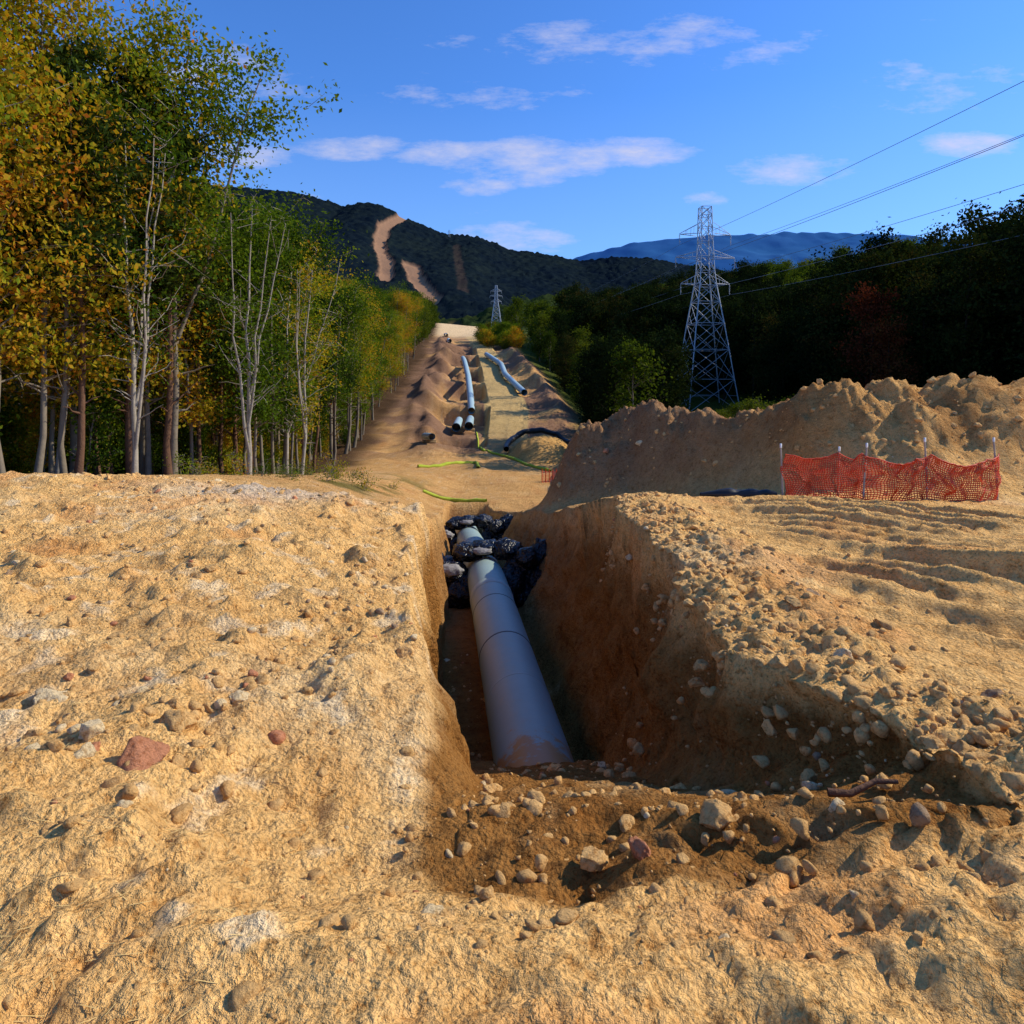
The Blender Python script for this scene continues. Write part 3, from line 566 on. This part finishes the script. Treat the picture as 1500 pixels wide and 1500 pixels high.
# ------------------------------------------------------------ transmission towers
def tower_mesh(k_=1.0):
    def bar(acc,a,b,w):
        V,F=tube(np.array([a,(np.array(a)+np.array(b))/2,b],float),[w*k_]*3,4);acc.add(V,F)
    a=Acc();lev=[(0,4.4),(5.5,3.65),(10.5,3.0),(15,2.4),(18.7,1.85),(21.5,1.45),(24,1.2),(26.5,1.1),(29,1.0),(31.5,.95),(33.5,.9),(35,.85)]
    cor=lambda z,w:[np.array([w,w,z]),np.array([-w,w,z]),np.array([-w,-w,z]),np.array([w,-w,z])]
    for i,((z0,w0),(z1,w1)) in enumerate(zip(lev[:-1],lev[1:])):
        A=cor(z0,w0);B=cor(z1,w1);tk=.11 if z0<20 else .085
        for k in range(4):
            q=(k+1)%4;bar(a,A[k],B[k],tk);bar(a,A[k],B[q],.05);bar(a,A[q],B[k],.05);bar(a,B[k],B[q],.05)
            if i<4:
                mA=(A[k]+A[q])/2;mB=(A[k]+B[k])/2;bar(a,mA if i else (A[k]+B[q])/2,mB,.035)
    for z,L,up in((21.8,4.3,1.8),(26.3,5.2,1.2),(30.3,4.5,1.9)):
        for sx in(-1,1):
            w=1.2;tip=np.array([sx*L,0,z])
            for sy in(-1,1):
                bar(a,(sx*w,sy*w,z),tip,.06);bar(a,(sx*w*.9,sy*w*.9,z+up),tip+np.array([0,0,.1]),.045)
                for q in(.33,.66):
                    p=np.array([sx*w,sy*w,z])*(1-q)+tip*q;p2=np.array([sx*w*.9,sy*w*.9,z+up])*(1-q)+tip*q;bar(a,p,p2,.03)
            for k in range(7):
                zz=z-.15-k*.22;V,F=tube(np.array([[sx*L,0,zz],[sx*L,0,zz-.05],[sx*L,0,zz-.1]]),[.05,.14,.05],8);a.add(V,F)
            bar(a,tip,(sx*L,0,z-1.8),.03)
    return a.mesh('transmission_tower',[M_steel])
TM=tower_mesh();TM2=tower_mesh(2.2)
TW=[(33.1,117,-5.0,1),(-14.7,560,0,1.0),(-198,2150,445,1.0),(57,-150,-3,1)]
TW[1]=(-13.0,560,Hs(-13.0,560)-.3,1.0)
for i,(x,y,z,sc) in enumerate(TW):
    o=link(bpy.data.objects.new('transmission_tower',TM2 if i in(1,2) else TM));o.location=(x,y,z);o.rotation_euler=(0,0,R(5));o.scale=(sc,sc,sc)
M_wire=simple('aluminium_cable',(.12,.13,.15),.5,.5)
w=Acc()
def wires(A,B,sag,rad):
    for L,z in((4.3,20),(-4.3,20),(5.2,24.5),(-5.2,24.5),(4.5,28.5),(-4.5,28.5)):
        p=np.array([A[0]+L,A[1],A[2]+z]);q=np.array([B[0]+L,B[1],B[2]+z]);t=np.linspace(0,1,60)[:,None]
        Q=p+(q-p)*t;Q[:,2]-=4*sag*(t*(1-t))[:,0];V,F=tube(Q,np.full(60,rad),4);w.add(V,F)
wires(TW[0],TW[3],4.5,.026);wires(TW[0],TW[1],12,.025)
link(bpy.data.objects.new('power_lines',w.mesh('power_lines',[M_wire])))
# ------------------------------------------------------------ world, sun, camera
EL_S=37.0;AZ=R(76)
wd=bpy.data.worlds.new('World');scene.world=wd;wd.use_nodes=True;wd.node_tree.nodes.clear();t=NT(wd.node_tree)
out=t.a('ShaderNodeOutputWorld');bg=t.a('ShaderNodeBackground');t.l.new(bg.outputs[0],out.inputs[0]);bg.inputs[1].default_value=.12
sky=t.a('ShaderNodeTexSky',sky_type='NISHITA');sky.sun_disc=False;sky.sun_elevation=R(EL_S);sky.sun_rotation=AZ;sky.air_density=1.0;sky.dust_density=.3;sky.ozone_density=2.5
gen=t.a('ShaderNodeTexCoord').outputs['Generated'];s3=t.a('ShaderNodeSeparateXYZ');t.l.new(gen,s3.inputs[0])
dy=t.m('MAXIMUM',s3.outputs[1],.05);u=t.m('DIVIDE',s3.outputs[0],dy);v=t.m('DIVIDE',s3.outputs[2],dy)
cv=t.a('ShaderNodeCombineXYZ');t.put(cv.inputs[0],u);t.put(cv.inputs[1],t.m('MULTIPLY',v,3.0))
n=t.noise(cv.outputs[0],9,10,.68)
tot=None
for cx,cy,a_,b_,k in((-.385,.335,.085,.030,1),(-.23,.342,.13,.022,.9),(-.11,.335,.11,.024,.9),(0.01,.325,.15,.045,.95),(.10,.33,.09,.035,.9),(.19,.34,.10,.030,1),(-.05,.288,.07,.020,.9),(-.01,.208,.12,.034,.9),(.41,.312,.13,.030,.9),(.665,.348,.09,.026,1),(-.3,.27,.05,.010,.5),(.28,.27,.05,.016,.5),(-.45,.45,.25,.05,.6),(.2,.50,.35,.05,.6),(.6,.43,.2,.05,.5),(-.05,.42,.2,.03,.6)):
    du=t.m('DIVIDE',t.m('SUBTRACT',u,cx),a_);dv=t.m('DIVIDE',t.m('SUBTRACT',v,cy),b_)
    q=t.m('MULTIPLY',t.m('SUBTRACT',1,t.m('ADD',t.m('MULTIPLY',du,du),t.m('MULTIPLY',dv,dv)),clamp=True),k)
    tot=q if tot is None else t.m('MAXIMUM',tot,q)
cl=t.m('MULTIPLY',t.m('SUBTRACT',t.m('ADD',t.m('MULTIPLY',tot,.42),n),.65),2.8,clamp=True)
cl=t.m('MULTIPLY',cl,.75)
skc=t.mix(1,sky.outputs[0],(.56,1.06,1.80),'MULTIPLY')
hzn=t.m('MULTIPLY',t.m('SUBTRACT',1,t.m('MULTIPLY',s3.outputs[2],2.6),clamp=True),.50)
skc=t.mix(hzn,skc,(3.0,4.5,7.4))
c=t.mix(cl,skc,(5.8,5.7,7.0));t.l.new(c,bg.inputs[0])
sd=bpy.data.lights.new('sun','SUN');sd.energy=5.0;sd.angle=R(.5);sd.color=(1,.90,.71);so=link(bpy.data.objects.new('sun',sd))
ts=Vector((math.sin(AZ)*math.cos(R(EL_S)),math.cos(AZ)*math.cos(R(EL_S)),math.sin(R(EL_S))));so.rotation_euler=ts.to_track_quat('Z','Y').to_euler()
cam=bpy.data.cameras.new('camera');cam.lens=24;cam.sensor_width=36;cam.shift_y=-.1267;cam.clip_end=40000;cam.clip_start=.05
co=link(bpy.data.objects.new('camera',cam));co.location=(0,0,0);co.rotation_euler=(R(90),0,0);scene.camera=co
scene.view_settings.view_transform='Standard';scene.view_settings.look='None';scene.view_settings.exposure=0
